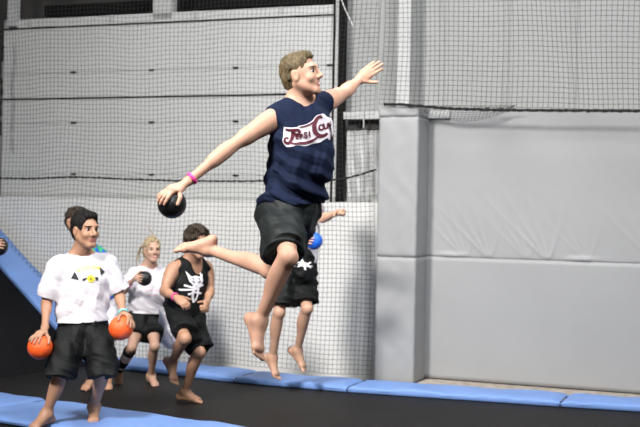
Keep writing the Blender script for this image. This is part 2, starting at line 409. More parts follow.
def ring(c, d, r, w, t, n=28):
    d = nrm(d); a = nrm(np.cross(d, V(.3, .5, .8))); b = np.cross(d, a); vs = []; F = []
    prof = [(r, -w/2), (r+t, -w/2), (r+t, w/2), (r, w/2)]
    for i in range(n):
        th = 2*math.pi*i/n
        for pr, h in prof: vs.append(c+(a*math.cos(th)+b*math.sin(th))*pr+d*h)
    for i in range(n):
        for j in range(4): F.append((i*4+j, i*4+(j+1) % 4, ((i+1) % n)*4+(j+1) % 4, ((i+1) % n)*4+j))
    return np.array(vs), np.array(F)
def tube_arr(pts, rad, k=6, up=None):
    pts = [np.asarray(p, float) for p in pts]; n = len(pts); vs = []; F = []
    rad = rad if hasattr(rad, '__len__') else [rad]*n
    for i in range(n):
        d = nrm(pts[min(i+1, n-1)]-pts[max(i-1, 0)]); ref = V(0, 0, 1) if abs(d[2]) < .9 else V(1, 0, 0)
        a = nrm(np.cross(d, ref)); b = np.cross(d, a)
        for j in range(k):
            th = 2*math.pi*j/k; vs.append(pts[i]+(a*math.cos(th)+b*math.sin(th))*rad[i])
    for i in range(n-1):
        for j in range(k): F.append((i*k+j, i*k+(j+1) % k, (i+1)*k+(j+1) % k, (i+1)*k+j))
    F = [f for f in F]
    return np.array(vs), np.array(F)

def shirt(matn, sleeve=None, hem=.02, extra=(), hole=.072, drop=.018, proj='normal', loose=.03, wf=55, amp=.006, seed=0, tank=False, prints=(), inf=.014, hem_n=None, hem_pt=None, widen=1.0):
    def make(o, cfg, s, vox):
        J, T = o['J'], o['T']; fem = cfg.get('female', False); s2 = s*(.9 if fem else 1)
        pr, _ = torso_prims(J, inf, s2, fem)
        hp = T['mh']+T['up']*hem if hem_pt is None else hem_pt
        bot = hp-T['up']*.04
        pr.append(cap(T['cc']-T['up']*.02, T['mid'], .118*s2+loose*.6, .115*s2+loose, .05, (T['lat'], 1.18*widen)))
        pr.append(cap(T['mid'], bot, .115*s2+loose, .122*s2+loose, .05, (T['lat2'], 1.15*widen)))
        pr.append(cap(J['neck']-T['up']*.02, J['neck']+T['up']*.025, .066*s, .066*s, .04))
        for k in ('shL', 'shR'): pr.append(cap(J['neck']+T['up']*.01, J[k]*.8+J['neck']*.2, .046*s+inf*.7, .042*s+inf*.6, .05))
        mus = cfg.get('muscle', 1.0)*s
        if sleeve:
            for k in 'LR':
                e = J['sh'+k]*(1-sleeve[0])+J['el'+k]*sleeve[0]; pr.append(cap(J['sh'+k], e, .062*mus+inf, sleeve[1], .035, cut=True))
        pr += list(extra)
        cuts = [(hp, -T['up'] if hem_n is None else nrm(hem_n))]
        hd = o['head']; ntop = hd[0]
        cuts.append(cap(J['neck']+T['up']*drop+T['fr']*.012, ntop, hole*s, hole*s*1.35, .01, op='s'))
        if not sleeve:
            for k in 'LR':
                sg = 1 if k == 'L' else -1; c = J['sh'+k]+T['lat']*sg*(.028 if not tank else .0); e = J['el'+k]
                d = nrm(e-J['sh'+k]); out = T['lat']*sg
                cuts.append(cap(c+out*(.03 if not tank else .02)-T['up']*(.0 if not tank else -.05), c+out*.09-T['up']*.06, .066*s if not tank else .07*s, .075*s, .012, op='s'))
                cuts.append(cap(c+d*.035, c+d*.20, .062*s, .062*s, .01, op='s'))
                if tank: cuts.append(cap(c-out*.012-T['up']*.03, c-out*.0-T['up']*.11, .05*s, .05*s, .01, op='s'))
        if tank: cuts.append(cap(J['neck']+T['up']*.03+T['fr']*.05, J['neck']+T['fr']*.15-T['up']*.030, .062*s, .058*s, .01, op='s')); 
        w1, w2, w3 = nrm(T['lat']+.5*T['up']), nrm(T['up']-.35*T['lat']), T['fr']
        def wr(p):
            h = np.clip((T['ms']-p)@T['up']/.45, 0.35, 1); return h*wrinkle(p-T['ms'], amp, wf, w1, w2, w3, seed)
        vs, F = mesh_sdf(pr, vox, wr=wr, shell=.012, cuts=cuts, smooth=2)
        c = o['child']('shirt', vs, F, [M[matn]]); o['shirt'] = (c, vs, F)
        for pf in prints: pf(o)
    return make
def shorts(matn, legs, waist=.10, amp=.005, wf=50, seed=1, extra=(), panel=None, name='shorts', inf=.016, cutlist=()):
    """legs: dict k -> (end point, end radius) of each trouser leg"""
    def make(o, cfg, s, vox):
        J, T = o['J'], o['T']; pr = []; s2 = s*(.92 if cfg.get('female') else 1)
        pr.append(cap(T['mh']+T['up']*(waist+.03), T['mh']+T['up']*.02, .112*s2+inf, .122*s2+inf, .04, (T['lat2'], 1.2)))
        pr.append(ell(T['mh'], (T['lat2'], T['fr2'], T['up']), (.152*s2+inf, .110*s2+inf, .11*s2+inf), .04))
        for h in ('hipL', 'hipR'): pr.append(sph(J[h]-T['fr2']*.045*s-T['up']*.02, .088*s2+inf, .04))
        for k in 'LR':
            e, r = legs[k]; pr.append(cap(J['hip'+k], e, .098*s2+inf*.6, r, .03, cut=True)); hk = J['kn'+k]-J['hip'+k]; tt = min(.94, float((e-J['hip'+k])@hk/(hk@hk))); ls_ = s2*(.96 if cfg.get('female') else 1)
            pr.append(cap(J['hip'+k], J['hip'+k]+hk*tt, .084*ls_+inf+.008, (.084-.03*tt)*ls_+inf+.012, .03, cut=True))
        pr += list(extra)
        w1, w2, w3 = nrm(T['lat2']*.8+.5*T['up']), nrm(T['up']-.6*T['lat2']), T['fr2']
        vs, F = mesh_sdf(pr, vox, wr=lambda p: wrinkle(p-T['mh'], amp, wf, w1, w2, w3, seed), shell=.012, cuts=[(T['mh']+T['up']*waist, T['up'])]+list(cutlist), smooth=2)
        mi = None; mats = [M[matn]]
        if panel:
            cen = vs[F].mean(1); mi = panel(cen).astype(int); mats.append(M['white'])
        o['shorts'] = (o['child'](name, vs, F, mats, o['body'], mi), vs, F)
    return make

# prints on cloth -------------------------------------------------------
def smooth_line(pts, n=8):
    pts = [np.array(p, float) for p in pts]; out = []
    for i in range(len(pts)-1):
        p0 = pts[max(i-1, 0)]; p1, p2 = pts[i], pts[i+1]; p3 = pts[min(i+2, len(pts)-1)]
        for q in range(n):
            t = q/n; out.append(.5*((2*p1)+(-p0+p2)*t+(2*p0-5*p1+4*p2-p3)*t*t+(-p0+3*p1-3*p2+p3)*t**3))
    out.append(pts[-1]); return out
def ribbon(pts, w0, w1=None, grow=0, closed=False, mid=None):
    """2-D stroke -> (verts, quads); widths taper w0 -> mid -> w1"""
    pts = smooth_line(pts); n = len(pts); w1 = w0 if w1 is None else w1; vs = []; F = []
    for i, p in enumerate(pts):
        d = pts[min(i+1, n-1)]-pts[max(i-1, 0)]; d = d/(np.linalg.norm(d)+1e-9); nn = np.array([-d[1], d[0]]); t = i/(n-1)
        w = (w0*(1-t)+w1*t) if mid is None else (w0*(1-t)+w1*t)*(1-math.sin(math.pi*t))+mid*math.sin(math.pi*t)
        w = w/2+grow; pp = p-d*grow if i == 0 else (p+d*grow if i == n-1 else p)
        vs += [pp+nn*w, pp-nn*w]
    for i in range(n-1): F.append((2*i, 2*i+1, 2*i+3, 2*i+2))
    return vs, F
def text2d(txt, x, y, size, ang=0, shear=0, sx=1.0, grow=0.0, arc=0.0):
    cu = bpy.data.curves.new('t', 'FONT'); cu.body = txt; cu.size = size; cu.align_x = 'CENTER'; cu.align_y = 'CENTER'; cu.offset = grow; cu.resolution_u = 3
    ob = bpy.data.objects.new('t', cu); COL.objects.link(ob); bpy.context.view_layer.update()
    me = bpy.data.meshes.new_from_object(ob.evaluated_get(bpy.context.evaluated_depsgraph_get()))
    ca, sa = math.cos(ang), math.sin(ang); vs = []
    for v in me.vertices:
        a, b = v.co.x*sx+v.co.y*shear, v.co.y+arc*v.co.x**2
        vs.append(np.array([x+a*ca-b*sa, y-(a*sa+b*ca)]))
    F = [tuple(p.vertices) for p in me.polygons]
    bpy.data.objects.remove(ob); bpy.data.meshes.remove(me); bpy.data.curves.remove(cu); return vs, F
def lay_print(o, layers, center, name='print', garment='shirt', maxlen=.012, slant=False):
    """layers: list of (verts2d in photo px, faces, material, lift).  Art plane faces the chest; it is then pressed onto the cloth."""
    gobj, gvs, gF = o[garment]; T = o['T']; bv = BVHTree.FromPolygons([Vector(v) for v in gvs], [tuple(int(x) for x in f) for f in gF])
    fr = T['fr']; bm = bmesh.new(); mats = []
    hh_ = bv.ray_cast(Vector(CAM), Vector(nrm(center-CAM)))
    if hh_[0] is not None: center = np.array(hh_[0])
    for vs2, F, mt, lift in layers:
        if mt not in mats: mats.append(mt)
        b2 = bmesh.new(); bl = [b2.verts.new(Vector(hit_plane(v[0], v[1], center, fr))) for v in vs2]
        for f in F:
            try: b2.faces.new([bl[i] for i in f])
            except ValueError: pass
        bmesh.ops.triangulate(b2, faces=b2.faces[:])
        for _ in range(4):
            es = [e for e in b2.edges if e.calc_length() > maxlen]
            if not es: break
            bmesh.ops.subdivide_edges(b2, edges=es, cuts=1); bmesh.ops.triangulate(b2, faces=b2.faces[:])
        for v in b2.verts:
            dr_ = -fr if not slant else nrm(np.array(v.co)-CAM)
            h = bv.ray_cast(v.co-Vector(dr_)*.4, Vector(dr_), 1.0)
            if h[0] is not None: v.co = h[0]+Vector(fr)*lift
        mp = {v: bm.verts.new(v.co-Vector(o['org'])) for v in b2.verts}
        for f in b2.faces:
            try:
                nf = bm.faces.new([mp[v] for v in f.verts]); nf.material_index = mats.index(mt); nf.smooth = True
            except ValueError: pass
        b2.free()
    me = bpy.data.meshes.new(name); bm.to_mesh(me); bm.free()
    for k in mats: me.materials.append(M[k])
    ob = bpy.data.objects.new(name, me); COL.objects.link(ob); ob.parent = gobj; return ob

def ball(c, R, matn, label, group=None):
    bm = bmesh.new(); bmesh.ops.create_uvsphere(bm, u_segments=48, v_segments=32, radius=R)
    for v in bm.verts:                                  # moulded seam grooves of a rubber playground ball
        q = v.co/R
        for a in (q.x, q.y): v.co *= 1-.012*math.exp(-(a/.03)**2)
    me = bpy.data.meshes.new('ball'); bm.to_mesh(me); bm.free(); me.materials.append(M[matn])
    me.polygons.foreach_set('use_smooth', [True]*len(me.polygons))
    o = link('ball', me, None, c); o.rotation_euler = (.4, .5, .3); tag(o, label, 'ball', group)
    bm = bmesh.new()                                    # inflation valve
    bmesh.ops.create_circle(bm, cap_ends=True, segments=12, radius=.005, matrix=Matrix.Translation((0, 0, R*1.0005)))
    me2 = bpy.data.meshes.new('valve'); bm.to_mesh(me2); bm.free(); me2.materials.append(M['black_print']); link('valve', me2, o)
    return o

# ================================================================== SETTING
WA = math.radians(22); WU = V(math.cos(WA), -math.sin(WA), 0); WN = V(-math.sin(WA), -math.cos(WA), 0); WO = V(1.036, 11.3, 0)
def W(s, t, z): return WO+WU*s+WN*t+V(0, 0, z)
def WP(px, py, t=0.0):
    q = hit_plane(px, py, WO+WN*t, WN); return q
def wsz(px, py, t=0.0):
    q = WP(px, py, t); return float((q-WO)@WU), float(q[2])
def box_v(s0, s1, t0, t1, z0, z1):
    return np.array([W(s, t, z) for s in (s0, s1) for t in (t0, t1) for z in (z0, z1)])
BF = [(0, 1, 3, 2), (4, 6, 7, 5), (0, 4, 5, 1), (2, 3, 7, 6), (0, 2, 6, 4), (1, 5, 7, 3)]
def solid(name, vs, F, mt, parent=None, bevel=0.0, smooth=False, seg=3):
    bm = bmesh.new(); vl = [bm.verts.new(Vector(v)) for v in vs]
    for f in F: bm.faces.new([vl[i] for i in f])
    bmesh.ops.recalc_face_normals(bm, faces=bm.faces[:])
    if bevel: bmesh.ops.bevel(bm, geom=bm.edges[:], offset=bevel, segments=seg, profile=.5, affect='EDGES')
    me = bpy.data.meshes.new(name); bm.to_mesh(me); bm.free(); me.materials.append(M[mt])
    me.polygons.foreach_set('use_smooth', [smooth]*len(me.polygons))
    return link(name, me, parent)
def wbox(name, s0, s1, t0, t1, z0, z1, mt, parent=None, bevel=0.0): return solid(name, box_v(s0, s1, t0, t1, z0, z1), BF, mt, parent, bevel)
st = lambda o: tag(o, kind='structure')
def grid_mesh(fn, nu, nv, wrap=False):
    vs = np.array([fn(i/nu, j/nv) for i in range(nu+1) for j in range(nv+1)])
    F = np.array([(i*(nv+1)+j, (i+1)*(nv+1)+j, (i+1)*(nv+1)+j+1, i*(nv+1)+j+1) for i in range(nu) for j in range(nv)])
    return vs, F
def empty(name, loc): o = bpy.data.objects.new(name, None); COL.objects.link(o); o.location = loc; o.empty_display_size = .1; return o

st(solid('floor', np.array([V(x, y, z) for x in (-9, 7) for y in (.3, 16.5) for z in (-.12, -.03)]), BF, 'skirt'))
# trampoline beds, flush with the deck
def slab(name, poly, z0, z1, mt, parent=None):
    n = len(poly); vs = [V(p[0], p[1], z0) for p in poly]+[V(p[0], p[1], z1) for p in poly]
    F = [tuple(range(n))[::-1], tuple(range(n, 2*n))]+[(i, (i+1) % n, n+(i+1) % n, n+i) for i in range(n)]
    return solid(name, vs, F, mt, parent)
fb0 = floor_pt(-90, 379.5, .05); fb1 = floor_pt(330, 438, .05); fd = nrm(fb1-fb0); fn_ = V(fd[1], -fd[0], 0); fwid = float((floor_pt(0, 417, .05)-fb0)@fn_)
padfront = [floor_pt(*q) for q in ((97, 367), (235, 383), (347, 392.6), (560, 407.2), (760, 420))]
s_floor0 = padfront[0]
tb = slab('trampoline', [fb0+fn_*.06, padfront[0]-WN*.1+V(-.9, .2, 0), padfront[0]-WN*.1]+[q-WN*.06 for q in padfront[1:]]+[floor_pt(1100, 520), fb1+fd*3+fn_*.06], -.028, 0, 'bed')
tag(tb, 'wide black trampoline bed the players cross, between the two rows of blue pads', 'trampoline')
tb = slab('trampoline', [fb0+fn_*(fwid-.08), fb1+fd*3+fn_*(fwid-.08), fb1+fd*3+fn_*5.5, fb0+fn_*5.5], -.028, 0, 'bed')
tag(tb, 'black trampoline bed nearest the camera, at the very bottom left corner', 'trampoline')

def pad(a0, a1, b0, b1, th, seed, label, name='blue_pad', mt='vinyl_blue', n=60, group=None):
    """soft vinyl pad between front edge a0-a1 and back edge b0-b1 (top corners), thickness th"""
    up = nrm(np.cross(a1-a0, b0-a0)); up = up if up[2] > 0 else -up
    prof = [(0.0, -1), (-.012, -.8), (-.016, -.45), (-.010, -.12), (.012, 0), (.08, .10), (.3, .16), (.5, .18), (.7, .16), (.92, .10), (.985, 0), (1.01, -.5), (1.0, -1)]
    r2 = np.random.RandomState(seed); ph = r2.uniform(0, 6, 6)
    def fn(u, v):
        k = v*(len(prof)-1); i = min(int(k), len(prof)-2); f = k-i; w = prof[i][0]*(1-f)+prof[i+1][0]*f; h = prof[i][1]*(1-f)+prof[i+1][1]*f
        p = (a0*(1-u)+a1*u)*(1-w)+(b0*(1-u)+b1*u)*w; x = u*np.linalg.norm(a1-a0)
        e = math.exp(-(w/.18)**2); edge = min(u, 1-u)*np.linalg.norm(a1-a0); dr = -math.exp(-edge/.02)*.35
        wv = .004*math.sin(9*x+ph[0]+4*w)+.003*math.sin(23*x+ph[1]+3*math.sin(5*x))*(e+.3)+.004*max(0, math.sin(6*x+ph[2]+9*w)) ** 6
        return p+up*(h*th*.9+(dr*th if h > -.5 else 0)+(wv if h > -.5 else 0))
    vs, F = grid_mesh(fn, n, (len(prof)-1)*3)
    o = solid(name, vs, [tuple(f) for f in F]+[tuple(range(len(prof)*3-2))], mt, None, 0, True)
    return tag(o, label, 'pad', group)
labs = ['light blue vinyl edge pad at foot of net behind the running players', 'light blue vinyl edge pad below the barefoot jumper with the blue ball',
        'light blue vinyl edge pad in front of grey padded pillar and wall', 'light blue vinyl edge pad at far right below the grey wall']
zt = V(0, 0, .055)
for i in range(4):
    g = .004*nrm(padfront[i+1]-padfront[i]); a0, a1 = padfront[i]+g+zt, padfront[i+1]-g+zt
    bk = -WN*(.50 if i < 1 else .46)
    pad(a0, a1, a0+bk, a1+bk, .055, i, labs[i])
pad(fb0+fn_*fwid+zt*0, fb0+fd*1.62+fn_*fwid, fb0, fb0+fd*1.62, .05, 11, 'broad light blue pad section at bottom left corner behind the dark bed')
pad(fb0+fd*1.63+fn_*fwid, fb1+fd*.6+fn_*fwid, fb0+fd*1.63, fb1+fd*.6, .05, 12, 'broad light blue pad section under the bare feet of man with orange balls', n=90)
# sloped end trampoline with its edge pad
tb_ = .0
pB = [WP(97, 362, .10), WP(-40, 192, .10)]
tF = float((padfront[0]-WO)@WN)
pF = [hit_plane(90, 364, WO+WN*tF, WN), hit_plane(-62, 196, WO+WN*tF, WN)]
sd_ = pF[1]-pF[0]
bshift = -WN*(.50)
pad(pF[0]+V(0, 0, .02), pF[1]+V(0, 0, .02), pF[0]+V(0, 0, .02)+bshift, pF[1]+V(0, 0, .02)+bshift, .055, 21, 'light blue vinyl pad running up the sloped end trampoline at left')
h1 = floor_pt(0, 378); hd_ = nrm(h1-pF[0]); hd_[2] = 0
def sb(u, v):
    q = pF[0]+sd_*u*1.1+hd_*(v*3.6)+V(0, 0, -.045); q[2] -= .03*math.sin(math.pi*min(1, u))*math.sin(math.pi*v); return q
vs, F = grid_mesh(sb, 16, 16)
n0 = len(vs); vs2 = np.concatenate([vs, vs-V(0, 0, .02)]); F2 = [tuple(f) for f in F]+[tuple(int(x)+n0 for x in f[::-1]) for f in F]
o = solid('sloped_trampoline', vs2, F2, 'skirt', None, 0, True); tag(o, 'black sloped end trampoline bed rising to the left behind the blue strip', 'trampoline')

# wall, door, panels
S0 = wsz(-60, 200)[0]; SD = wsz(333, 100)[0]; SP0, _ = wsz(372, 380, .42); ZB = 1.66
S1 = wsz(760, 200)[0]
ztop_door = wsz(200, 11)[1]
door = st(wbox('door_1', wsz(3, 100)[0], SD, -.06, 0, 0, ztop_door, 'door'))
def dchild(name, s0, s1, t0, t1, z0, z1, mt): return solid(name, box_v(s0, s1, t0, t1, z0, z1), BF, mt, door)
sL = wsz(3, 100)[0]
for (x, y) in ((160, 22.5), (160, 96.6)):
    z = wsz(x, y)[1]; dchild('seal', sL, SD, 0, .012, z-.007, z+.007, 'black_pole')
for y in (70, 122, 174.5):
    z = wsz(152, y)[1]; dchild('panel_joint', sL, SD, 0, .003, z-.003, z+.003, 'joint')
    for x in (74, 152, 236, 330): s = wsz(x, y)[0]; dchild('hinge', s-.028, s+.028, 0, .02, z-.007, z+.007, 'black_pole')
for x in (31, 112, 196, 282):
    s = wsz(x, 20)[0]; z0 = wsz(160, 21)[1]; dchild('stile', s-.02, s+.02, 0, .015, z0+.02, ztop_door, 'steel_paint')
st(wbox('trim_1', SD, SD+.02, -.05, .03, ZB, 4.6, 'black_pole'))
st(wbox('trim_2', SD+.02, wsz(339, 50)[0], -.05, .02, ZB, 4.6, 'steel_paint'))
# recess above the door, its shade put into a dark back panel
st(wbox('wall_recess', S0-1, SD, -.9, -.8, ztop_door-.3, 5, 'dark'))
sa, sb2 = wsz(153, 8)[0], wsz(172, 8)[0]
o = wbox('steel_post', sa, sb2, -.2, -.0, ztop_door-.06, 4.6, 'steel_paint'); tag(o, 'pale painted steel post in dark gap above the overhead door', 'post')
wbox('steel_flange', sb2, sb2+.05, -.21, -.10, ztop_door-.02, 4.6, 'black_pole', o)
o = wbox('steel_post', wsz(11, 8)[0], wsz(19, 8)[0], -.02, .06, wsz(15, 27)[1], 4.6, 'steel_paint'); tag(o, 'pale narrow steel post at top left corner of the door', 'post')
o = wbox('door_track', wsz(20, 6)[0], SD, -.75, -.45, wsz(100, 4)[1]-.02, wsz(100, 4)[1]+.10, 'black_pole'); tag(o, 'dark horizontal door track in the gap above overhead door', 'track')
# low white board in front of the door
st(wbox('wall_lower', S0-1, SP0+.3, .06, .12, -.03, ZB, 'board'))
# corrugated back wall, right of the door
def corr(s0, s1, z0, z1, t, ribs, depth, name, mt, seam=()):
    xs = [s0]; prof = [t]
    x = s0
    while x < s1-.01:
        for dx, dt in ((ribs*.62, 0), (.018, depth), (.035, depth), (.018, 0)):
            x += dx if dt == 0 and dx > .1 else dx
            xs.append(min(x, s1)); prof.append(t+dt)
        x += ribs*.38-.071; xs.append(min(x, s1)); prof.append(t)
    vs = []; F = []
    for a, p in zip(xs, prof): vs += [W(a, p, z0), W(a, p, z1), W(a, t-.06, z0), W(a, t-.06, z1)]
    for i in range(len(xs)-1): F += [(4*i, 4*i+4, 4*i+5, 4*i+1), (4*i+2, 4*i+3, 4*i+7, 4*i+6)]
    F += [(0, 1, 3, 2), (4*len(xs)-4, 4*len(xs)-2, 4*len(xs)-1, 4*len(xs)-3)]
    me = bpy.data.meshes.new(name); me.from_pydata([tuple(v) for v in vs], [], F); me.materials.append(M[mt]); return link(name, me)
st(corr(SD+.02, S1, ZB-1.6, 4.6, -.12, .62, .012, 'wall_back', 'metal_wall'))
o = wbox('steel_pole', wsz(340, 60)[0], wsz(347, 60)[0], .0, .06, ZB, 4.6, 'black_pole', None, .01); tag(o, 'black vertical steel pole right of the overhead door behind the netting', 'pole')
zb0, zb1 = wsz(360, 119.5, .05)[1], wsz(360, 112, .05)[1]
o = wbox('wall_beam', wsz(347, 115)[0], wsz(452, 115)[0], -.09, .10, zb0, zb1, 'steel_paint', None, .004); tag(o, 'white horizontal steel beam behind the top of the padded pillar', 'beam')
st(wbox('gap_shade', wsz(347, 115)[0], wsz(382, 115)[0], -.10, -.03, zb0-.09, zb0, 'dark'))  # dark box painting in the shaded gap under the beam
o = solid('bracket', *(lambda v: (v, BF))(box_v(wsz(357, 123)[0], wsz(362, 123)[0], -.03, .03, zb0-.065, zb0-.01)), 'black_pole', None, .012); tag(o, 'small dark bracket under the white wall beam', 'bracket')
vs, F = tube_arr([WP(364, 100, .11), WP(363.6, 128, .11)], .007, 8); o = link('wall_rod', np_mesh('wall_rod', vs, F, [M['steel_paint']])); tag(o, 'thin white vertical rod crossing the wall beam left of pillar', 'rod')
# crumpled insulation sheet below the beam
si0, si1 = wsz(347, 150)[0], wsz(385, 150)[0]
def ins(u, v):
    s = si0+(si1-si0)*u; z = ZB-.02+(zb0-.08-ZB)*v
    t = .0+.018*math.sin(62*s+2*math.sin(5*z))+.012*math.sin(118*s+3*math.sin(3.3*z)+1)+.006*math.sin(20*z+30*s)
    return W(s, t, z)
vs, F = grid_mesh(ins, 80, 40); o = link('insulation_sheet', np_mesh('insulation_sheet', vs, F, [M['steel_paint']])); tag(o, 'crumpled pale insulation sheet hanging between black pole and padded pillar', 'sheet')
# column above the pillar
o = wbox('steel_column', wsz(397, 60, .2)[0], wsz(410, 60, .2)[0], -.1, .2, 2.4, 4.6, 'steel_paint', None, .004); tag(o, 'pale steel column rising out of the grey padded pillar', 'column')
# padded pillar
zp = 2.545
tp = .40; sp0 = wsz(376, 250, tp)[0]; sp1 = wsz(416, 250, tp)[0]
def pillar():
    root = empty('padded_pillar', W((sp0+sp1)/2, .2, 0)); tag(root, 'tall grey vinyl padded pillar standing in front of the wall', 'pillar')
    inv = Matrix.Translation(-Vector(W((sp0+sp1)/2, .2, 0)))
    def rp(ds, z0, z1, amp, seed):
        # closed rounded-rectangle sweep with soft wrinkles
        c = []; r = .025; a0, a1, b0, b1 = sp0-ds, sp1+ds, .005, tp+ds
        for cx, cy, st_ in ((a1-r, b1-r, 0), (a0+r, b1-r, 90), (a0+r, b0+r, 180), (a1-r, b0+r, 270)):
            for q in range(7): an = math.radians(st_+q*15); c.append((cx+r*math.cos(an), cy+r*math.sin(an)))
        out = []
        for i in range(len(c)):
            p, q = c[i], c[(i+1) % len(c)]; L = math.hypot(q[0]-p[0], q[1]-p[1]); k = max(1, int(L/.02))
            for j in range(k): out.append((p[0]+(q[0]-p[0])*j/k, p[1]+(q[1]-p[1])*j/k))
        nz = max(4, int((z1-z0)/.03)); vs = []; F = []; n = len(out); cs, ct = (a0+a1)/2, (b0+b1)/2
        for j in range(nz+1):
            z = z0+(z1-z0)*j/nz; tck = min(j, nz-j)/nz*(z1-z0); pin = -.004*math.exp(-tck/.008)
            for (s, t) in out:
                w = amp*(math.sin(28*s+14*z+seed+2*math.sin(9*z+7*t))+.7*math.sin(60*s-33*z+seed*2+2*math.sin(20*s)))
                dx, dy = s-cs, t-ct; L = math.hypot(dx, dy); vs.append(W(s+dx/L*(w+pin), t+dy/L*(w+pin), z))
        for j in range(nz):
            for i in range(n): F.append((j*n+i, j*n+(i+1) % n, (j+1)*n+(i+1) % n, (j+1)*n+i))
        F.append(tuple(range(n))[::-1]); F.append(tuple(nz*n+i for i in range(n)))
        return vs, F
    for nm, args in (('lower_pad', (0, 0.0, wsz(390, 257, tp)[1], .0014, 1)), ('upper_pad', (0, wsz(390, 257, tp)[1]+.002, wsz(390, 116.5, tp)[1], .0014, 4)), ('top_wrap', (.006, wsz(390, 116.5, tp)[1], zp, .0045, 9))):
        vs, F = rp(*args); o = solid(nm, vs, F, 'vinyl_grey', None, 0, True); o.data.transform(inv); o.parent = root
pillar()
# wall pads with pulled seam
sw0, sw1 = sp1-.02, S1; zs0 = wsz(428, 256)[1]; zwt = 2.53; zw0 = .03
fans = [(wsz(432, 256)[0], .9), (wsz(468, 256)[0], 1.0), (wsz(492, 256)[0], 1.3), (wsz(530, 262)[0], .8), (wsz(550, 262)[0], 1.5), (wsz(590, 263)[0], .7), (wsz(660, 263)[0], 1.0)]
def wp_(z0, z1, fold, name, label, s0=sw0, s1=sw1, nu=330, nv=90):
    def fn(u, v):
        s = s0+(s1-s0)*u; z = z0+(z1-z0)*v; h = z-zs0; t = .055+.004*math.sin(1.4*s+1)+.003*math.sin(3*z)
        if fold and h < .75:
            for a, k in fans:
                for q in (-.25, .05, .32, .62, .95):
                    x = s-(a-q*h*1.1-.03*q); t += .0055*k*math.exp(-(x/(.012+.035*h))**2)*math.exp(-h/.22)*math.sin(min(1, h/.04)*1.57)
            t -= .002*math.exp(-h/.012)*(1+.6*math.sin(17*s))
            t += .014*math.exp(-((h-.02)/.018)**2)*(max(0, math.sin(5.2*s+.4))**4)
        if fold: t += .006*math.exp(-(z1-z)/.25)*math.sin(8*s+6*z)
        if not fold: t -= .001*math.exp(-(z1-z)/.010)
        t -= .03*math.exp(-(s-s0)/.015)*0
        return W(s, t, z)
    vs, F = grid_mesh(fn, nu, nv); n = len(vs)
    back = np.array([W((q-WO)@WU, .0, q[2]) for q in vs]); nv1 = nv+1
    F = [tuple(f) for f in F]
    rim = [i*nv1 for i in range(nu+1)], [i*nv1+nv for i in range(nu+1)], list(range(nv1)), [nu*nv1+j for j in range(nv1)]
    vs = np.concatenate([vs, back])
    for r_ in rim:
        for a, b in zip(r_[:-1], r_[1:]): F.append((a, b, b+n, a+n))
    o = solid(name, vs, F, 'vinyl_grey', None, 0, True); tag(o, label, 'pad')
wp_(zs0, zwt, True, 'wall_pad', 'upper grey vinyl wall pad with folds pulled at its bottom seam')
wp_(zw0, zs0, False, 'wall_pad', 'lower smooth grey vinyl wall pad just above the wooden strip', nv=30)
st(wbox('trim_4', sp1+.02, S1, .0, .42, -.03, .02, 'wood'))

# netting
def net_mesh(s0, s1, z0, z1, t, pit, r, warp):
    ss = np.arange(s0, s1, pit); zz = np.arange(z0, z1, pit); S_, Z_ = np.meshgrid(ss, zz, indexing='ij')
    ds, dt, dz = warp(S_, Z_); Pp = WO+(S_+ds)[..., None]*WU+(t+dt)[..., None]*WN; Pp[..., 2] = Z_+dz
    vs = []; F = []; base = 0
    tri = [(math.cos(a), math.sin(a)) for a in (0, 2.094, 4.189)]
    def strand(L, e1, e2):
        nonlocal base
        n = L.shape[1]; q = np.stack([L+e1*(c*r)+e2*(s_*r) for c, s_ in tri], 2)   # lines, n, 3, xyz
        vs.append(q.reshape(-1, 3)); m = L.shape[0]
        a = np.arange(m)[:, None, None]*n*3+np.arange(n-1)[None, :, None]*3; j = np.arange(3)[None, None, :]; jn = (j+1) % 3
        f = np.stack([a+j, a+jn, a+3+jn, a+3+j], -1).reshape(-1, 4)+base; F.append(f); base += m*n*3
    strand(Pp, WU, WN); strand(Pp.transpose(1, 0, 2), WN, V(0, 0, 1))
    return np.concatenate(vs), np.concatenate(F)
def warpA(S, Z):
    return (.020*np.sin(2.1*Z+.9*S)+.012*np.sin(6*S+1.2*Z), .03*np.sin(1.7*S+.6*Z)+.012*np.sin(7*S+2*Z), .012*np.sin(3.1*S+1)+.006*np.sin(9*S+2*Z)-.02*np.exp(-((Z-1.82)/.25)**2)*np.sin(4*S))
def warpB(S, Z):
    return (.018*np.sin(2.5*Z+1.3*S)+.010*np.sin(5*S+3*Z), .02*np.sin(2*S+Z), .022-.034*S+.25*np.clip(Z-2.53, 0, .3)*.1*np.sin(2.2*S)+.004*np.sin(8*S+2*Z))
tN = .42
snA0, snA1 = wsz(-45, 200, tN)[0], wsz(376, 250, tN)[0]
def netobj(vs, F, label): o = link('safety_net', np_mesh('safety_net', vs, F, [M['net']], smooth=False)); tag(o, label, 'net'); return o
vs, F = net_mesh(snA0, snA1, .065, 4.3, tN, .0445, .0019, warpA); nA = netobj(vs, F, 'black mesh safety net hanging to the floor in front of overhead door')
vs, F = net_mesh(snA1+.02, wsz(720, 50, tN)[0], 2.53, 4.3, tN, .0445, .0020, warpB); nB = netobj(vs, F, 'black mesh safety net ending in a rope above the grey wall pads')
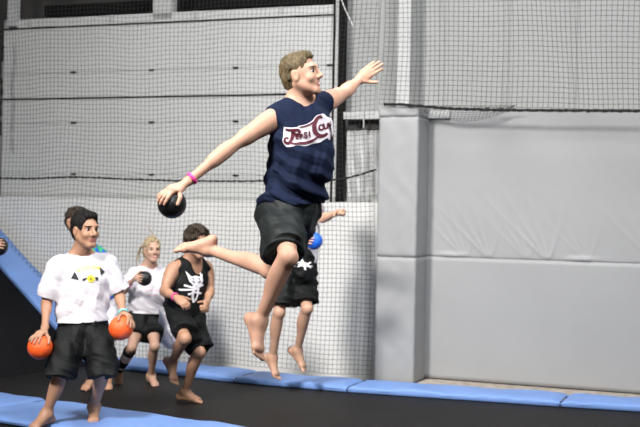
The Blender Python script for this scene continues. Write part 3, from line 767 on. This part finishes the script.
def rope(pts, r, par, t=tN, bump=.5, step=.012, name='rope'):
    Q = smooth_line([WP(x, y, t) for x, y in pts], 10); out = [Q[0]]
    for a, b in zip(Q[:-1], Q[1:]):
        k = max(1, int(np.linalg.norm(b-a)/step)); out += [a+(b-a)*i/k for i in range(1, k+1)]
    rad = [r*(1+bump*(.5*math.sin(i*1.3)+.5*rng.uniform(-1, 1))) for i in range(len(out))]
    out = [p+V(0, 0, .3*r*bump*math.sin(i*.7)) for i, p in enumerate(out)]
    vs, F = tube_arr(out, rad, 6); return link(name, np_mesh(name, vs, F, [M['rope']]), par)
rope([(-40, 177), (0, 178), (30, 178.5), (60, 177.5), (90, 177.5), (150, 180), (200, 181), (265, 181), (330, 180), (355, 176), (376, 169.5)], .0095, nA, tN+.01)
rope([(384, 104.5), (400, 104.5), (420, 106), (450, 108.5), (500, 110), (560, 110.5), (640, 111), (720, 112)], .014, nB, tN+.01, .35)
# loose fold of net behind its bottom rope
vs, F = net_mesh(wsz(428, 110, .2)[0], wsz(505, 110, .2)[0], 0, 1, .2, .0445, .0027, lambda S, Z: (Z*.3, .05+0*Z, 0*Z))
def foldnet():
    a0, a1 = wsz(424, 110, .2)[0], wsz(520, 110, .2)[0]
    def warp(S, Z):
        u = (S-a0)/(a1-a0); k = (Z)/.4; return (-.1*k, -.15*k, -Z+2.56-k*.22*np.sin(np.clip(u, 0, 1)*np.pi)**.7-.01)
    return net_mesh(a0, a1, 0, .24, .3, .034, .0018, warp)
vs, F = foldnet(); link('net_fold', np_mesh('net_fold', vs, F, [M['net']], smooth=False), nB)
rope([(1.5, 30), (2.5, 45), (0, 70), (1.5, 90), (0, 112), (.5, 135)], .016, nA, tN-.02, .8, .03)
# cable across the net
vs, F = tube_arr([WP(340, -4, .3), WP(345, 9, .3), WP(353, 26, .3)], .0055, 6); cb = link('wall_cable', np_mesh('wall_cable', vs, F, [M['board']])); tag(cb, 'thin pale cable slanting down behind the net by the raised hand', 'cable')
vs, F = tube_arr([WP(353, 26, .3), WP(364, 41, .29), WP(376, 58, .28)], .003, 6); link('cable_end', np_mesh('cable_end', vs, F, [M['joint']]), cb)

# ================================================================== PEOPLE
def JP(**k): return {a: P(*b) for a, b in k.items()}
# ---- main jumper
J = JP(head=(301.5, 76.5, 6.25), neck=(299, 109, 6.30), shR=(273, 119, 6.20), shL=(326, 102, 6.38), elR=(229, 148, 6.14), wrR=(190, 180, 6.08),
       elL=(345, 92, 6.60), wrL=(359, 80, 6.80), mid=(303, 160, 6.30), hipR=(282, 212, 6.25), hipL=(300, 210, 6.38),
       knR=(288, 257, 5.94), anR=(259, 322, 6.06), knL=(270, 270, 6.62), anL=(208, 249, 6.90))
BJ = P(172, 204, 6.08); RJ = .0735
def lines(o):
    c = P(308, 130, 6.18)
    X = lambda pts: [(265+a/7.1, 100+b/7.1) for a, b in pts]
    Ls = []
    def R(pts, w0, w1=None, mt='red_print', lift=.0032, grow=.0, mid=None):
        w0 *= 1.9; w1 = None if w1 is None else w1*1.9; mid = None if mid is None else mid*1.6
        v, f = ribbon(X(pts), w0/7.1, None if w1 is None else w1/7.1, grow/7.1, mid=None if mid is None else mid/7.1); Ls.append((v, f, mt, lift))
    # white banner behind the lettering
    top = smooth_line(X([(132, 190), (190, 196), (245, 186), (300, 168), (345, 140), (385, 112), (412, 95), (440, 118), (470, 130), (482, 160)]), 5)
    bot = smooth_line(X([(125, 300), (150, 332), (190, 330), (235, 322), (290, 326), (335, 312), (390, 300), (430, 275), (470, 262), (486, 240)]), 5)
    vs = top+bot; n = len(top); Ls.append((vs, [(i, i+1, n+i+1, n+i) for i in range(n-1)], 'white_print', .0016))
    v, f = ribbon(X([(462, 262), (470, 270)]), 40/7.1); Ls.append((v, f, 'white_print', .0016))
    for gr, mt, lf in ((4, 'white_print', .0035), (0, 'red_print', .0062)):
        R([(140, 208), (165, 214), (200, 212), (232, 214), (240, 230), (225, 244), (204, 240)], 7, 7, mt, lf, gr, 12)         # P bowl
        R([(196, 212), (192, 245), (184, 280), (162, 305), (138, 298), (136, 276), (152, 268), (162, 280)], 15, 6, mt, lf, gr)   # P stem and curl
        R([(168, 300), (205, 310), (250, 306), (300, 300), (345, 280), (372, 262)], 5, 5, mt, lf, gr, 12)                         # swash
        R([(402, 128), (384, 118), (360, 140), (346, 180), (352, 225), (380, 252), (415, 252), (440, 236)], 8, 8, mt, lf, gr, 20)  # C
        R([(240, 192), (290, 182), (335, 160), (362, 130), (395, 108)], 4, 4, mt, lf, gr, 8)
    for ch, x, y, sz, an in (('E', 221, 262, 40, .12), ('P', 252, 260, 40, .12), ('S', 285, 252, 52, .15), ('I', 313, 246, 50, .15), ('O', 396, 196, 50, .25), ('L', 422, 188, 48, .25), ('A', 448, 182, 48, .25)):
        v, f = text2d(ch, 265+x/7.1, 100+y/7.1, sz/7.1*1.12, an, 0, .9, .5); Ls.append((v, f, 'red_print', .0066))
    v, f = text2d('R', 265+467/7.1, 100+270/7.1, 3.4, .2, 0, 1, .05); Ls.append((v, f, 'red_print', .0066))
    lay_print(o, Ls, c, slant=True, maxlen=.008)
jh = dict(L=lambda w, s: open_hand(w, nrm(P(378, 64, 6.76)-w), nrm(V(.15, .95, -.1)), -1, (.30, .22, .16, .22), s*.98, .5, .15),
          R=lambda w, s: ball_hand(w, BJ, RJ, nrm(V(.25, -.30, .92)), nrm(V(-.8, -.5, -.35)), 1, s))
mh = (J['hipR']+J['hipL'])/2
make_person('jumper', dict(J=J, s=.98, vox=.0042, hs=.97, face=V(.93, -.34, .17), hup=V(-.12, 0, 1), skin='skin_fair', lip='lip_fair', hairmat='hair_sandy', hair='short', hairamp=.6,
    muscle=1.0, org=V(*(P(285, 300, 6.2)[:2]), 0.72), hands=jh, smile=True,
    feet=dict(R=(V(.30, -.45, -.86), V(.80, -.45, .45)), L=(V(-.90, .10, -.30), V(-.38, .35, -.86))),
    label='barefoot person in navy sleeveless shirt leaping high with arms spread, about to throw',
    clothes=[shirt('navy', None, hem=-.005, loose=.030, amp=.018, wf=38, seed=2, inf=.013, hole=.070, drop=-.005, prints=[lines], hem_pt=P(290, 206, 6.3), hem_n=nrm(V(.10, 0, -1)), widen=1.03),
             shorts('charcoal', dict(R=(P(284, 254, 6.03), .103), L=(P(291, 246, 6.5), .095)), waist=.06, amp=.008, wf=34, seed=3, extra=[cap(P(281, 208, 6.27), P(279, 258, 6.12), .090, .088, .04, cut=True)])],
    bands=[('R', 'band_pink', .95)]))
ball(BJ, RJ, 'ball_black', 'black rubber ball gripped in the outstretched hand of the leaping person')

# ---- jumper behind with the blue ball
J = JP(head=(299, 172, 10.2), neck=(298, 190, 10.2), shR=(284, 202, 10.1), shL=(308, 203, 10.3), elR=(287, 236, 9.98), wrR=(301, 243, 9.92),
       elL=(322, 218.5, 10.12), wrL=(337, 213, 9.95), mid=(298, 232, 10.2), hipR=(287, 257, 10.12), hipL=(303, 257, 10.25),
       knR=(279, 312, 10.02), anR=(272.5, 358, 10.2), knL=(307, 308, 10.0), anL=(297.5, 350.5, 10.25))
BB = P(314, 241, 9.80); RB = .071
def leg_print(o):
    Ls = []; X = lambda pts: [np.array(p) for p in pts]
    for pts, w in (([(299, 259), (304, 264), (309, 262)], 1.4), ([(300, 267), (304, 263), (308, 268)], 1.3), ([(298, 263), (303, 266), (310, 266)], 1.2), ([(303, 258), (304, 270)], 1.2)):
        v, f = ribbon(X(pts), w); Ls.append((v, f, 'white_print', .002))
    lay_print(o, Ls, P(303, 264, 10.0), 'print', 'shorts')
make_person('back_jumper', dict(J=J, s=1.0, vox=.006, hs=1.0, face=V(.75, -.6, 0), skin='skin_mid', hairmat='hair_brown', hair='short', org=V(*(P(297, 300, 10.2)[:2]), .16),
    hands=dict(L=lambda w, s: open_hand(w, nrm(P(342, 210.5, 9.88)-w), nrm(V(-.2, .2, -1)), -1, 1.45, s, 0, .8),
               R=lambda w, s: ball_hand(w, BB, RB, nrm(V(-.97, -.15, .1)), nrm(V(.3, -.95, .1)), 1, s*.9)),
    feet=dict(R=(V(.50, -.45, -.75), V(.55, -.35, .6)), L=(V(.62, -.35, -.70), V(.45, -.3, .7))),
    label='barefoot person in white shirt and black shorts jumping behind the leaping thrower, holding blue ball',
    clothes=[shirt('white', (.60, .085), hem=-.03, amp=.007, seed=5, loose=.04, hem_pt=P(298, 263, 10.2)),
             shorts('black', dict(R=(P(281.5, 305, 10.02), .115), L=(P(304, 303, 10.05), .115)), waist=.09, seed=6, inf=.02, amp=.007, extra=[cap(P(303, 259, 10.03), P(303, 272, 10.0), .095, .09, .04)]), lambda o, c, s, v: leg_print(o)]))
ball(BB, RB, 'ball_blue', 'blue rubber ball held by the person jumping behind the thrower')

# ---- man with two orange balls
J = JP(head=(85.5, 231, 8.62), neck=(81, 257, 8.72), shR=(57, 268, 8.60), shL=(107, 265, 8.78), elR=(47, 300, 8.62), wrR=(45, 327, 8.42),
       elL=(119, 293, 8.82), wrL=(123.5, 315, 8.62), mid=(82, 298, 8.72), hipR=(73, 333, 8.66), hipL=(94, 333, 8.74),
       knR=(60, 372, 8.32), anR=(46.5, 414.5, 8.36), knL=(103, 370, 8.42), anL=(94, 407, 8.64))
B1 = P(40, 347, 8.30); B2 = P(121, 328, 8.42); RO = .086
def dumb(o):
    Ls = []; X = lambda pts: [np.array((30+a/4.27, 230+b/4.27)) for a, b in pts]
    v, f = text2d("GOLD'S GYM", 30+252/4.27, 230+164/4.27, 4.6, .13, 0, .92, .12, -.010); Ls.append((v, f, 'yellow_print', .003))
    Ls.append((X([(195, 176), (177, 208), (209, 214), (200, 190)]), [(0, 1, 2, 3)], 'black_print', .003))
    Ls.append((X([(303, 156), (306, 198), (328, 180)]), [(0, 1, 2)], 'black_print', .003))
    v, f = ribbon(X([(222, 216), (240, 206), (258, 204), (275, 203), (291, 204)]), 1.3); Ls.append((v, f, 'black_print', .003))
    for a in (226, 232, 281, 287): v, f = ribbon(X([(a, 206), (a+1, 216)]), 1.2); Ls.append((v, f, 'black_print', .003))
    c = [(258+17*math.cos(q), 207+16*math.sin(q)) for q in np.linspace(0, 2*math.pi, 20)[:-1]]; Ls.append((X(c), [tuple(range(19))], 'yellow_print', .004))
    for q in ([(250, 200), (258, 206), (266, 200)], [(258, 206), (258, 214)], [(251, 215), (258, 210), (265, 215)]): v, f = ribbon(X(q), .55); Ls.append((v, f, 'black_print', .005))
    lay_print(o, Ls, P(84, 275, 8.5))
make_person('orange', dict(J=J, s=1.0, vox=.005, hs=1.08, hair_t=.006, hairamp=.4, face=V(.70, -.71, -.03), skin='skin_tan', hairmat='hair_black', hair='short', org=V(*(P(80, 400, 8.5)[:2]), .05),
    hands=dict(R=lambda w, s: ball_hand(w, B1, RO, nrm(V(.1, .10, 1)), nrm(V(-.45, -1, -.1)), 1, s),
               L=lambda w, s: ball_hand(w, B2, RO, nrm(V(.35, .25, .9)), nrm(V(.75, -.65, -.4)), -1, s)),
    feet=dict(R=(V(-.45, -.88, -.12), V(0, -.15, 1)), L=(V(.15, -.95, -.22), V(0, -.2, 1))),
    label='person in white dumbbell print shirt and black shorts holding an orange ball in each hand',
    clothes=[shirt('white', (.93, .086), hem=.01, amp=.012, wf=34, seed=1, loose=.030, prints=[dumb], hole=.068, hem_pt=P(83, 321, 8.7), inf=.02, widen=1.05),
             shorts('black', dict(R=(P(60, 371, 8.40), .118), L=(P(102.5, 370, 8.50), .118)), waist=.10, amp=.008, wf=38, seed=2, inf=.02, extra=[cap(P(65, 350, 8.36), P(59, 378, 8.30), .09, .108, .03, cut=True), cap(P(101, 350, 8.44), P(103, 377.5, 8.39), .09, .106, .03, cut=True)])],
    bands=[('L', 'band_teal', .90)]))
ball(B1, RO, 'ball_orange', 'orange rubber ball in the lowered hand at the far left of the white dumbbell shirt')
ball(B2, RO, 'ball_orange', 'orange rubber ball below the turquoise wristband, nearest the person holding black ball')

# ---- runner in black tank top
J = JP(head=(197, 243, 9.62), neck=(192, 262, 9.72), shR=(173, 269, 9.60), shL=(206.5, 268, 9.82), elR=(164, 291, 9.50), wrR=(177, 298, 9.32),
       elL=(210, 291, 9.80), wrL=(207, 303, 9.62), mid=(185, 291, 9.74), hipR=(175, 316, 9.70), hipL=(190, 315, 9.82),
       knR=(185, 338, 9.38), anR=(172, 362, 9.66), knL=(199, 352, 9.56), anL=(184.5, 392, 9.78))
def skull(o):
    X = lambda pts: [np.array((150+a/5.34, 220+b/5.34)) for a, b in pts]
    Ls = []
    Ls.append((X([(208, 280), (228, 305), (250, 300), (272, 305), (290, 285), (286, 325), (270, 350), (232, 352), (215, 330)]), [(0, 1, 8), (1, 2, 7, 8), (2, 3, 6, 7), (3, 4, 5), (3, 5, 6)], 'white_print', .003))
    for q, w in (([(190, 352), (240, 360), (285, 345)], 2.0), ([(172, 380), (215, 372), (262, 368)], 1.8), ([(205, 398), (240, 385), (275, 392)], 1.8), ([(236, 350), (226, 400), (232, 440)], 2.4), ([(258, 350), (252, 395), (240, 430)], 1.6)):
        v, f = ribbon(X(q), w); Ls.append((v, f, 'white_print', .003))
    for q in ([(228, 328), (240, 334)], [(256, 334), (270, 326)], [(232, 310), (236, 318)], [(262, 312), (266, 318)]): v, f = ribbon(X(q), 1.2); Ls.append((v, f, 'black_print', .005))
    lay_print(o, Ls, P(192, 288, 9.6))
make_person('tank', dict(J=J, s=.98, vox=.0055, hs=1.0, face=V(.62, -.74, -.22), skin='skin_tan', hairmat='hair_brown', hair='mop', hairamp=1.6, org=V(*(P(188, 400, 9.7)[:2]), 0), muscle=1.02,
    hands=dict(R=lambda w, s: open_hand(w, nrm(P(187, 305, 9.25)-w), nrm(V(.2, .6, -.7)), 1, .75, s, .3, .5),
               L=lambda w, s: open_hand(w, nrm(P(205, 313, 9.50)-w), nrm(V(-.8, .5, 0)), -1, 1.4, s, 0, .8)),
    feet=dict(R=(V(.42, -.50, -.76), V(.6, -.4, .6)), L=(V(.93, -.36, -.05), V(0, 0, 1))),
    label='barefoot person in black tank top with white print, mid stride with pink wristband',
    clothes=[shirt('black', None, tank=True, hem=0, amp=.006, seed=8, loose=.02, prints=[skull], hole=.074, hem_pt=P(183, 312, 9.75)),
             shorts('black', dict(R=(P(184.5, 334, 9.44), .112), L=(P(198, 347, 9.60), .112)), waist=.07, amp=.007, wf=38, seed=4, inf=.02,
                    panel=lambda c: (c-P(166, 314, 9.6))@nrm(np.cross(V(0, 1, 0), P(183, 346, 9.6)-P(166, 314, 9.6))) > 0,
                    extra=[cap(P(194, 335, 9.66), P(200, 350, 9.62), .09, .105, .03, cut=True), cap(P(178, 325, 9.55), P(172, 344, 9.62), .09, .095, .03, cut=True)])],
    bands=[('R', 'band_pink', .88)]))

# ---- blonde with black ball
J = JP(head=(152, 250.5, 10.62), neck=(149.5, 268, 10.70), shR=(134, 276, 10.60), shL=(163.5, 275, 10.76), elR=(121.5, 293, 10.50), wrR=(131, 282, 10.36),
       elL=(170, 295, 10.72), wrL=(167, 311, 10.52), mid=(148, 297, 10.70), hipR=(139.5, 319, 10.66), hipL=(153, 319, 10.75),
       knR=(132, 347, 10.45), anR=(118.5, 371.5, 10.72), knL=(154.5, 346, 10.46), anL=(151, 376, 10.72))
BK = P(144.5, 278.5, 10.24); RK = .064
def pinkp(o):
    Ls = []
    for q, w in (([(146, 291), (148, 290)], 1.6), ([(150, 290), (153, 290)], 1.8), ([(155, 290), (158, 291)], 1.6), ([(148, 295), (151, 294.5)], 1.6), ([(153, 294.5), (157, 295)], 1.8)):
        v, f = ribbon([np.array(p) for p in q], w); Ls.append((v, f, 'pink_print', .003))
    lay_print(o, Ls, P(150, 292, 10.5))
def sock(k, mt, lo=.45, hi=1.0, bands=()):
    def make(o, cfg, s, vox):
        kn, an = o['J']['kn'+k], o['J']['an'+k]; a = kn*(1-lo)+an*lo; b = kn*(1-hi)+an*hi
        vs, F = mesh_sdf([cap(a, b, .056*s, .040*s, .01, cut=True, cuta=True)], .005, smooth=1)
        t = ((vs[F].mean(1)-kn)@nrm(an-kn))/np.linalg.norm(an-kn); mi = np.zeros(len(F), int)
        for x0, x1 in bands: mi[(t > x0) & (t < x1)] = 1
        o['child']('sock', vs, F, [M[mt], M['white' if mt == 'black' else 'black']], o['body'], mi)
    return make
make_person('blonde', dict(J=J, s=.97, vox=.0055, hs=.90, face=V(.42, -.90, -.02), female=True, smile=True, skin='skin_blonde', lip='lip_fair', hairmat='hair_blonde', hair='long', org=V(*(P(148, 383, 10.6)[:2]), 0), muscle=.95,
    strays=[(P(152, 241, 10.66), P(155, 234, 10.7), P(147, 226, 10.7)), (P(141, 246, 10.7), P(136, 256, 10.7), P(137, 266, 10.7)), (P(144, 244, 10.7), P(138, 250, 10.7), P(139, 262, 10.72))],
    hands=dict(R=lambda w, s: ball_hand(w, BK, RK, nrm(V(-.97, -.2, .05)), nrm(V(.3, -.95, .05)), 1, s*.9),
               L=lambda w, s: open_hand(w, nrm(V(0, -.3, -1)), nrm(V(-1, 0, 0)), -1, .6, s, .3, .4)),
    feet=dict(R=(V(.2, -.6, -.62), V(.2, -.6, .6)), L=(V(.45, -.87, -.12), V(0, -.1, 1))),
    label='blonde person in white shirt and black shorts smiling and holding small black ball',
    clothes=[shirt('white', (.75, .078), hem=.02, amp=.013, wf=42, seed=12, loose=.032, prints=[pinkp], hole=.066, hem_pt=P(147.5, 312, 10.7)),
             shorts('black', dict(R=(P(135, 335.5, 10.54), .10), L=(P(154, 336, 10.56), .10)), waist=.09, amp=.006, seed=14, inf=.016),
             sock('R', 'black', .12, .92, ((.25, .5), (.72, .8)))],
    bands=[('R', 'band_pink', .80)]))
ball(BK, RK, 'ball_black', 'small black ball held against the white shirt of the blonde person')

# ---- person hidden behind the man with orange balls
J = JP(head=(76.5, 222.5, 10.30), neck=(88, 246, 10.4), shR=(78, 261, 10.25), shL=(99, 256, 10.5), elR=(73, 280, 10.3), wrR=(82, 295, 10.1),
       elL=(106, 278, 10.62), wrL=(99, 294, 10.5), mid=(92, 280, 10.4), hipR=(88, 305, 10.36), hipL=(103, 305, 10.46),
       knR=(91, 342, 10.12), anR=(93, 378, 10.36), knL=(108, 342, 10.25), anL=(107.5, 377.5, 10.5))
hh = lambda w, s: open_hand(w, nrm(V(.3, -.5, -.8)), nrm(V(-.8, .3, -.3)), 1, .6, s, .3, .4)
make_person('hidden', dict(J=J, s=1.0, vox=.0065, hs=1.02, face=V(.70, -.70, 0), skin='skin_tan', hairmat='hair_brown', hair='short', org=V(*(P(98, 388, 10.4)[:2]), 0),
    hands=dict(L=hh, R=hh), feet=dict(R=(V(-.3, -.9, -.1), V(0, 0, 1)), L=(V(.2, -.9, -.1), V(0, 0, 1))),
    label='mostly hidden person in blue and green patterned shirt behind white dumbbell shirt',
    clothes=[shirt('pattern', (.6, .085), hem=.0, amp=.006, seed=3, loose=.03, hem_pt=P(96, 300, 10.4)),
             shorts('white', dict(R=(P(91, 337, 10.16), .115), L=(P(107, 337, 10.28), .115)), waist=.04, seed=9, inf=.02),
             sock('R', 'black', .5, 1.02), sock('L', 'black', .5, 1.02, ((.85, .95),))]))

# ---- person at the left edge, only hand and ball in view
J = JP(head=(-62, 182, 10.6), neck=(-61, 205, 10.6), shR=(-82, 214, 10.6), shL=(-42, 214, 10.7), elR=(-86, 246, 10.6), wrR=(-80, 272, 10.45),
       elL=(-30, 239, 10.6), wrL=(-7, 246, 10.42), mid=(-62, 244, 10.6), hipR=(-72, 272, 10.6), hipL=(-52, 272, 10.7),
       knR=(-80, 310, 10.5), anR=(-75, 335, 10.6), knL=(-46, 316, 10.5), anL=(-50, 350, 10.7))
BL = P(-1, 246.5, 10.28); RL = .078
make_person('edge', dict(J=J, s=1.0, vox=.0065, hs=1.02, face=V(.8, -.6, 0), skin='skin_mid', hairmat='hair_brown', hair='short', org=V(*(P(-61, 350, 10.6)[:2]), .25),
    hands=dict(L=lambda w, s: ball_hand(w, BL, RL, nrm(V(-.55, -.8, .2)), nrm(V(.85, -.5, .25)), -1, s), R=hh),
    feet=dict(R=(V(.1, -.9, -.02), V(0, 0, 1)), L=(V(.3, -.9, -.02), V(0, 0, 1))),
    label='person at the left picture edge of whom only a hand on a black ball shows',
    clothes=[shirt('navy', (.6, .085), hem=.0, seed=3), shorts('black', dict(R=(P(-79, 304, 10.5), .11), L=(P(-47, 308, 10.55), .11)), seed=9)]))
ball(BL, RL, 'ball_black', 'black ball under a hand at the left picture edge above the blue strip')

# ================================================================== LIGHT
w = bpy.data.worlds.new('world'); scn.world = w; w.use_nodes = True
w.node_tree.nodes['Background'].inputs[0].default_value = (.97, .98, 1, 1); w.node_tree.nodes['Background'].inputs[1].default_value = .15
def area(name, loc, target, size, power, col=(1, 1, 1), spread=180):
    ld = bpy.data.lights.new(name, 'AREA'); ld.shape = 'SQUARE'; ld.size = size; ld.energy = power; ld.color = col; ld.spread = math.radians(spread)
    o = bpy.data.objects.new(name, ld); COL.objects.link(o); o.location = loc
    o.rotation_euler = (Vector(target)-Vector(loc)).to_track_quat('-Z', 'Y').to_euler(); return o
area('strobe_light', (-3.8, 3.2, 5.6), (.1, 10.0, .9), 1.0, 265, (1, .98, .955), 80)
area('ceiling_light', (2.4, 3.6, 5.6), (.8, 9.5, .8), 1.6, 400, (.95, .98, 1))
area('ceiling_light', (.6, 7.8, 6.8), (.3, 8.8, 0), 2.0, 330, (.95, .98, 1))
scn.view_settings.view_transform = 'Standard'; scn.view_settings.look = 'None'; scn.view_settings.exposure = -0.30; scn.view_settings.gamma = 1; scn.view_settings.use_curve_mapping = False
